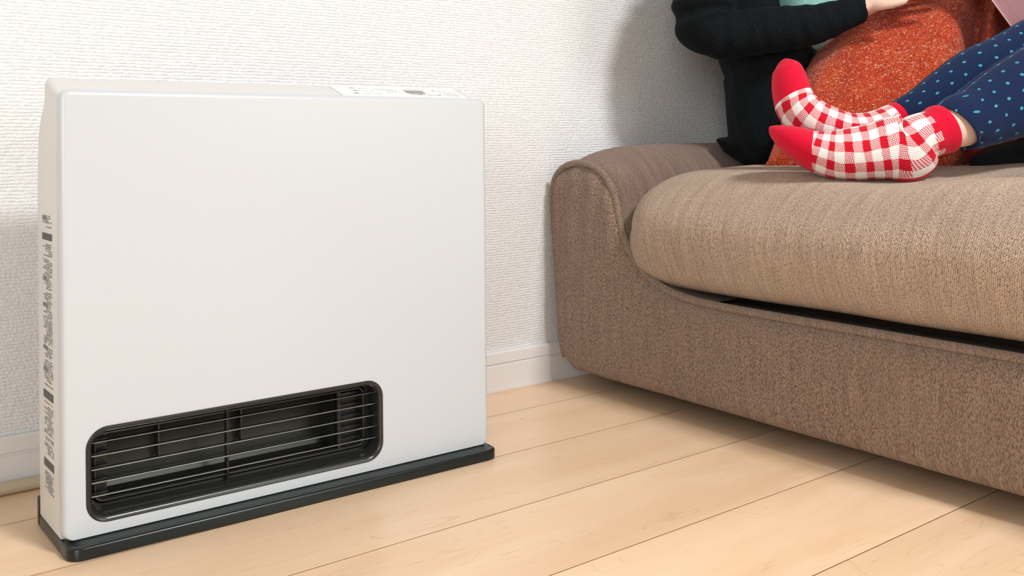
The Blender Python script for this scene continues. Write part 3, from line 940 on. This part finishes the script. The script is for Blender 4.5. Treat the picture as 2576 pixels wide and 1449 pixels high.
def wr(L, ph):
    # gathered sleeve: uneven rings
    return (0.10 * math.sin(L * 215 + 1.6 * math.sin(ph + L * 7)) + 0.06 * math.sin(L * 340 + 2 * math.cos(ph))) * (0.25 + 0.75 * max(0, math.sin(L * 9 + 0.5)) ** 2)
def sleeve_r(d=0.0, rip=None):
    rows = [(1880, -205, 1.575, 88), (1830, -150, 1.545, 92), (1790, -70, 1.53, 88), (1768, 10, 1.522, 76), (1772, 62, 1.52, 72), (1812, 84, 1.515, 62), (1880, 82, 1.505, 59), (1960, 74, 1.495, 57),
            (2040, 62, 1.485, 51), (2105, 44, 1.478, 43), (2150, 30, 1.475, 38), (2168, 25, 1.474, 37), (2173, 24, 1.474, 31)]
    return loft([R_(a, b, t, r + d * 1600, (r * t / FPX) * 0.94 + d) for a, b, t, r in rows], 32, 8, FWD, rip)
def sleeve_l(d=0.0):
    rows = [(2010, -215, 1.80, 80), (2070, -140, 1.83, 82), (2130, -40, 1.83, 70), (2190, 0, 1.80, 58), (2260, -40, 1.74, 46), (2330, -85, 1.70, 36)]
    return loft([R_(a, b, t, r + d * 1500, r * t / FPX * 0.95 + d) for a, b, t, r in rows], 24, 6, FWD)
def leg_loft(rows, d=0.0, lat=FWD):
    return loft([R_(a, b, t, r + d * 1600, r * t / FPX + d) for a, b, t, r in rows], 24, 6, lat)
LEG_N = [(1975, 352, 1.59, 100), (2080, 275, 1.585, 92), (2220, 150, 1.595, 84), (2350, 65, 1.61, 66), (2420, 62, 1.62, 58), (2480, 140, 1.62, 54), (2530, 250, 1.60, 50), (2565, 350, 1.575, 40), (2575, 380, 1.57, 34)]
LEG_F = [(2000, 350, 1.74, 95), (2120, 260, 1.75, 88), (2300, 150, 1.72, 72), (2420, 100, 1.70, 58), (2500, 170, 1.69, 52), (2580, 290, 1.68, 44), (2610, 380, 1.67, 34)]
FOOT_N = [(2600, 366, 1.53, 32), (2572, 385, 1.46, 34), (2520, 396, 1.425, 32), (2470, 406, 1.405, 25), (2438, 413, 1.40, 10)]
FOOT_F = [(2620, 375, 1.67, 30), (2600, 392, 1.65, 30), (2560, 400, 1.62, 26), (2520, 405, 1.60, 20), (2500, 408, 1.59, 10)]
def finger(pts): return loft([R_(a, b, t, r, r * t / FPX) for a, b, t, r in pts], 12, 4, FWD)
hand_lofts = [
    loft([R_(2140, 30, 1.475, 24, 0.019), R_(2172, 20, 1.474, 24, 0.022), R_(2205, 6, 1.478, 22, 0.034), R_(2250, -12, 1.49, 20, 0.042), R_(2285, -28, 1.50, 17, 0.041), R_(2300, -34, 1.50, 8, 0.03)], 20, 5, FWD),
    finger([(2255, -2, 1.462, 13), (2298, -12, 1.46, 12.5), (2332, -20, 1.458, 11.5), (2362, -20, 1.458, 10), (2374, -18, 1.458, 5)]),
    finger([(2262, -14, 1.485, 13), (2310, -28, 1.48, 13), (2352, -40, 1.478, 12), (2388, -40, 1.478, 10), (2400, -38, 1.478, 5)]),
    finger([(2262, -18, 1.505, 13), (2310, -34, 1.502, 12.5), (2352, -48, 1.50, 11.5), (2386, -50, 1.50, 10), (2396, -48, 1.50, 5)]),
    finger([(2258, -20, 1.525, 12), (2296, -36, 1.525, 11), (2328, -50, 1.525, 10), (2352, -54, 1.525, 8.5), (2360, -53, 1.525, 4)]),
    finger([(2192, 14, 1.462, 14), (2214, 14, 1.448, 14), (2244, 10, 1.44, 12.5), (2274, 3, 1.437, 10.5), (2285, 0, 1.437, 5)])]
head_c = P(1990, -480, 1.69)
def head_lofts(c, s=1.0, fwd=None, turn=None):
    f = (fwd or RIGHT).normalized(); side = UP.cross(f)
    L = []
    def ring(h, off, ra, rb): return (c + UP * h * s + f * off * s, ra * s, rb * s)
    L.append(loft([ring(-0.112, 0.030, 0.028, 0.028), ring(-0.10, 0.022, 0.062, 0.046), ring(-0.07, 0.012, 0.084, 0.060), ring(-0.03, 0.004, 0.094, 0.068), ring(0.02, 0.0, 0.098, 0.075),
                   ring(0.06, -0.006, 0.094, 0.074), ring(0.092, -0.01, 0.070, 0.058), ring(0.108, -0.01, 0.03, 0.028)], 24, 4, side))
    L.append(loft([(c + f * 0.088 * s + UP * 0.015 * s, 0.006 * s, 0.007 * s), (c + f * 0.100 * s - UP * 0.012 * s, 0.010 * s, 0.010 * s), (c + f * 0.104 * s - UP * 0.028 * s, 0.012 * s, 0.014 * s), (c + f * 0.092 * s - UP * 0.038 * s, 0.006 * s, 0.011 * s)], 10, 3, side))
    for sg in (-1, 1):
        L.append(loft([(c + side * sg * 0.073 * s + UP * 0.022 * s, 0.006 * s, 0.005 * s), (c + side * sg * 0.080 * s + UP * 0.0 * s, 0.016 * s, 0.006 * s), (c + side * sg * 0.074 * s - UP * 0.03 * s, 0.006 * s, 0.005 * s)], 10, 3, side))
    return L
def face(c, s, root, fwd):
    f = fwd.normalized(); side = UP.cross(f)
    for sg in (-1, 1):
        p = c + side * sg * 0.032 * s + f * 0.084 * s + UP * 0.008 * s
        v, fc, u = loft([(p - side * 0.012 * s, 0.001, 0.001), (p - side * 0.007 * s, 0.005 * s, 0.006 * s), (p + side * 0.007 * s, 0.005 * s, 0.006 * s), (p + side * 0.012 * s, 0.001, 0.001)], 10, 3, f)
        own(mesh_obj('eye', v, fc, EYE, None, True), root)
    p = c + f * 0.090 * s - UP * 0.062 * s
    v, fc, u = loft([(p - side * 0.022 * s, 0.001, 0.001), (p - side * 0.01 * s, 0.005 * s, 0.006 * s), (p + side * 0.01 * s, 0.005 * s, 0.006 * s), (p + side * 0.022 * s, 0.001, 0.001)], 10, 3, f)
    own(mesh_obj('mouth', v, fc, LIP, None, True), root)
def hair(c, s, root, fwd, length):
    f = fwd.normalized(); side = UP.cross(f)
    def ring(h, off, ra, rb): return (c + UP * h * s + f * off * s, ra * s, rb * s)
    lo = [loft([ring(-length, -0.055, 0.045, 0.07), ring(-0.08, -0.05, 0.055, 0.082), ring(-0.02, -0.034, 0.075, 0.088), ring(0.03, -0.022, 0.092, 0.088), ring(0.07, -0.014, 0.098, 0.084), ring(0.105, -0.012, 0.072, 0.064), ring(0.12, -0.012, 0.02, 0.02)], 24, 4, side)]
    own(fused('hair', lo, HAIR, None, 0.006, 3), root)
neck = loft([(P(1950, -220, 1.70), 0.055, 0.06), (P(1958, -300, 1.70), 0.052, 0.055), (P(1972, -380, 1.695), 0.052, 0.054)], 20, 4, LAT)
body_parts = [torso(-0.012), sleeve_r(-0.010), sleeve_l(-0.010), leg_loft(LEG_N, -0.006), leg_loft(LEG_F, -0.006), leg_loft(FOOT_N[:-1], -0.007), leg_loft(FOOT_F[:-1], -0.007), neck] + hand_lofts + head_lofts(head_c, 1.0, RIGHT)
own(fused('body', body_parts, SKIN, None, 0.0042, 2), adult)
face(head_c, 1.0, adult, RIGHT)
hair(head_c, 1.02, adult, RIGHT, 0.16)
def knit_folds(co):
    return 0.0022 * noise.noise(co * 16) + 0.0012 * noise.noise(co * 42)
tail = loft([R_(1800, 352, 1.60, 3, 0.004), R_(1822, 357, 1.60, 14, 0.03), R_(1860, 378, 1.605, 22, 0.06), R_(1905, 392, 1.61, 32, 0.09), R_(1950, 396, 1.62, 32, 0.10)], 20, 5, FWD)
back_fill = loft([R_(1905, 395, 1.58, 70, 0.07), R_(1895, 300, 1.58, 66, 0.07), R_(1880, 180, 1.58, 66, 0.08), R_(1868, 60, 1.58, 80, 0.08)], 24, 4, FWD)
own(fused('cardigan', [torso(0.0), sleeve_r(0.0, wr), sleeve_l(0.0), tail], CARD, None, 0.0036, 3, knit_folds), adult)
shirt_rows = [(1985, 210, 1.67, 45, 0.07), (2005, 140, 1.66, 50, 0.09), (2030, 60, 1.645, 92, 0.115), (2040, -20, 1.64, 100, 0.12), (2030, -100, 1.65, 90, 0.12), (2000, -180, 1.67, 60, 0.11), (1975, -225, 1.68, 30, 0.08)]
own(fused('shirt', [loft([R_(*q) for q in shirt_rows], 28, 6, LAT)], MINT, None, 0.006, 3, lambda co: 0.002 * noise.noise(co * 30)), adult)
own(fused('trousers', [leg_loft(LEG_N), leg_loft(LEG_F), leg_loft(FOOT_N), leg_loft(FOOT_F), loft([R_(1930, 385, 1.66, 60, 0.14), R_(1990, 372, 1.655, 66, 0.15), R_(2040, 345, 1.65, 60, 0.14)], 24, 4, LAT)], TROU, None, 0.006, 2), adult)

# ------------------------------------------------------------------ child: legs stretched over the seat
child = empty('person', P(2290, 452, 1.20))
tag(child, 'child in navy dotted leggings and red gingham socks resting feet on the seat', 'person')
NEAR = [(2330, 342, 1.195, 57), (2375, 325, 1.20, 57), (2420, 312, 1.21, 62), (2470, 288, 1.225, 75), (2530, 258, 1.24, 88), (2600, 222, 1.255, 96), (2690, 165, 1.275, 96), (2770, 120, 1.295, 98), (2840, 135, 1.315, 104), (2900, 205, 1.34, 112), (2945, 270, 1.36, 120), (2965, 295, 1.375, 120)]
FAR = [(2225, 300, 1.285, 30), (2265, 296, 1.285, 36), (2320, 272, 1.29, 46), (2390, 230, 1.305, 58), (2460, 190, 1.318, 66), (2535, 158, 1.333, 68), (2620, 115, 1.35, 72), (2710, 85, 1.37, 80), (2780, 110, 1.39, 90), (2850, 190, 1.41, 100), (2900, 260, 1.425, 110), (2920, 285, 1.435, 112)]
def rows_loft(rows, d=0.0, n=28, steps=6, k0=0, k1=None, rip=None, cap=True):
    return loft([R_(a, b, t, r + d * FPX / t, r * t / FPX + d) for a, b, t, r in rows[k0:k1]], n, steps, FWD, rip, cap)
SOCK_N = [(1936, 320, 1.262, 3, .004), (1946, 328, 1.260, 15, .013), (1968, 341, 1.256, 28, .023), (2000, 357, 1.250, 40, .031), (2042, 377, 1.243, 50, .036), (2090, 388, 1.235, 60, .038), (2140, 388, 1.226, 67, .038), (2195, 381, 1.218, 71, .037),
          (2243, 374, 1.211, 80, .036), (2284, 371, 1.205, 86, .035), (2316, 347, 1.201, 64, .033), (2338, 338, 1.199, 60, .031), (2362, 328, 1.199, 62, .031), (2376, 322, 1.200, 62, .031)]
SOCK_F = [(1975, 156, 1.335, 7, .006), (1976, 160, 1.334, 22, .015), (1981, 176, 1.332, 36, .024), (1986, 206, 1.328, 43, .031), (1993, 240, 1.322, 47, .034), (2008, 274, 1.315, 52, .036), (2042, 302, 1.306, 54, .036), (2090, 320, 1.298, 50, .035), (2140, 328, 1.292, 44, .034),
          (2185, 322, 1.288, 40, .031), (2222, 308, 1.286, 37, .029), (2252, 293, 1.285, 35, .027), (2262, 288, 1.285, 35, .027)]
def sock_r(rows): return [(P(a, b, t), r * t / FPX, rb) for a, b, t, r, rb in rows]
# body: feet, legs, trunk, arms, head in one surface
cj = P(2950, 305, 1.42)
cdir = (-RIGHT * 0.9 - FWD * 0.2).normalized()
clat = UP.cross(cdir)
trunk = [loft([(cj, 0.070, 0.095), (P(2975, 200, 1.445), 0.08, 0.105), (P(3000, 90, 1.465), 0.075, 0.10), (P(3015, -10, 1.48), 0.07, 0.115), (P(3018, -50, 1.485), 0.04, 0.05), (P(3020, -110, 1.485), 0.036, 0.038)], 24, 5, clat)]
carm = []
for sg in (-1, 1):
    s0 = P(3013, -5, 1.478) + clat * sg * 0.11
    carm.append(loft([(s0, 0.030, 0.03), (s0 + clat * sg * 0.02 - UP * 0.12 + cdir * 0.02, 0.027, 0.027), (s0 + clat * sg * 0.01 - UP * 0.19 + cdir * 0.10, 0.024, 0.024), (s0 - clat * sg * 0.04 - UP * 0.17 + cdir * 0.20, 0.019, 0.019), (s0 - clat * sg * 0.05 - UP * 0.165 + cdir * 0.235, 0.024, 0.012)], 14, 4, UP))
    for q in range(5):
        b0 = s0 - clat * sg * (0.05 + 0.011 * (q - 2)) - UP * 0.165 + cdir * 0.235
        ln = (0.03, 0.045, 0.05, 0.046, 0.036)[q]
        carm.append(loft([(b0, 0.007, 0.007), (b0 + cdir * ln * 0.6, 0.0065, 0.0065), (b0 + cdir * ln - UP * 0.008, 0.004, 0.004)], 8, 3, UP))
chc = P(3015, -230, 1.48)
cbody = [rows_loft(NEAR, -0.002), rows_loft(FAR, -0.002), loft([(a, max(r - .002, .001), max(b - .002, .001)) for a, r, b in sock_r(SOCK_N)], 20, 4, FWD), loft([(a, max(r - .002, .001), max(b - .002, .001)) for a, r, b in sock_r(SOCK_F)], 20, 4, FWD)] + trunk + carm + head_lofts(chc, 0.88, cdir)
own(fused('body', cbody, SKIN, None, 0.0042, 2), child)
face(chc, 0.88, child, cdir)
hair(chc, 0.9, child, cdir, 0.12)
own(fused('top', [loft([(a, r + 0.006, b + 0.006) for a, r, b in [(cj, 0.078, 0.10), (P(2975, 200, 1.445), 0.08, 0.105), (P(3000, 90, 1.465), 0.075, 0.10), (P(3015, -10, 1.48), 0.07, 0.115), (P(3017, -35, 1.483), 0.045, 0.06)]], 24, 5, clat)], GREYTOP, None, 0.006, 2), child)
# leggings: two dotted tubes with a turned hem
def legging(rows, hemrip=None):
    v, f, u = rows_loft(rows, 0.0022, 32, 7, cap=False)
    return v, f, u
def join_uv(parts):
    V, Fc, U = [], [], []
    for v, f, u in parts:
        o = len(V); V += v; Fc += [tuple(i + o for i in q) for q in f]; U += u
    return V, Fc, U
LN = [(2398, 322, 1.2055, 62), (2413, 309, 1.2085, 64), (2440, 301, 1.2155, 68)] + NEAR[3:]
LF = [(2262, 297, 1.2855, 37)] + FAR[2:]
V_, F_, U_ = join_uv([legging(LN), legging(LF)])
leg_o = own(mesh_obj('leggings', V_, F_, LEGG, None, True, U_), child)
md = leg_o.modifiers.new('t', 'SOLIDIFY'); md.thickness = 0.0016; md.offset = -1
def sock(name, rows, toe_k, cuff_k, amp, rip, heel=None):
    S = sock_r(rows); st = 8
    v, f, u = loft(S, 36, st, FWD, rip, True)
    w = 37
    SOCKC[name] = max(q[1] for q in u)
    toe, cuff = u[int(toe_k * st) * w][0], u[int(cuff_k * st) * w][0]
    hl = None
    if heel: hl = (u[int(heel[0] * st) * w][0], heel[1] * SOCKC[name], heel[2], heel[3])
    mat = mk_sock(name, toe, cuff, amp, hl)
    own(mesh_obj('sock', v, f, mat, None, True, u), child)
sock('gingham_knit_near', SOCK_N, 4.05, 11.3, 0.009, lambda L, ph: 0.035 * math.sin(L * 260 + 1.5 * math.sin(ph)) * math.exp(-((L - 0.232) / 0.016) ** 2), (9.0, 0.5, 0.022, 0.016))
sock('gingham_knit_far', SOCK_F, 4.35, 10.9, 0.004, lambda L, ph: 0.03 * math.sin(L * 240) * math.exp(-((L - 0.255) / 0.02) ** 2))

# ------------------------------------------------------------------ tablet leaning on the child's legs
lap_c = P(2572, 97, 1.415)
laptop = empty('tablet', lap_c)
tag(laptop, 'rose-mauve flat tablet with a pale edge leaning over the dotted leggings', 'tablet')
e1 = (P(2486, -20, 1.44) - lap_c).normalized()
e2 = (RIGHT * 0.80 + UP * 0.30 + FWD * 0.42).normalized()
e2 = (e2 - e1 * e2.dot(e1)).normalized()
nn = e1.cross(e2).normalized()
if nn.dot(FWD) > 0: nn = -nn
def slab(name, o, a, b, n, la, lb, th, mat, parent, bev=0.0015):
    bm = box_bm(0, la, 0, lb, -th, 0, bev, 3)
    Mx = Matrix((( a.x, b.x, n.x, 0), (a.y, b.y, n.y, 0), (a.z, b.z, n.z, 0), (0, 0, 0, 1)))
    for v in bm.verts: v.co = (Mx @ v.co.to_4d()).to_3d() + o
    return bm_obj(name, bm, mat, parent, 40)
Z0 = Vector((0, 0, 0))
lid = slab('back_cover', Z0, e1, e2, nn, 0.20, 0.29, 0.006, MAUVE, laptop, 0.002)
slab('edge_band', -nn * 0.0015 - e1 * 0.0012 - e2 * 0.0012, e1, e2, nn, 0.2024, 0.2924, 0.0022, MAUVE_EDGE, lid, 0.0008)
slab('cover_inset', nn * 0.0003 + e1 * 0.02 + e2 * 0.02, e1, e2, nn, 0.16, 0.25, 0.0006, MAUVE, lid, 0.0002)
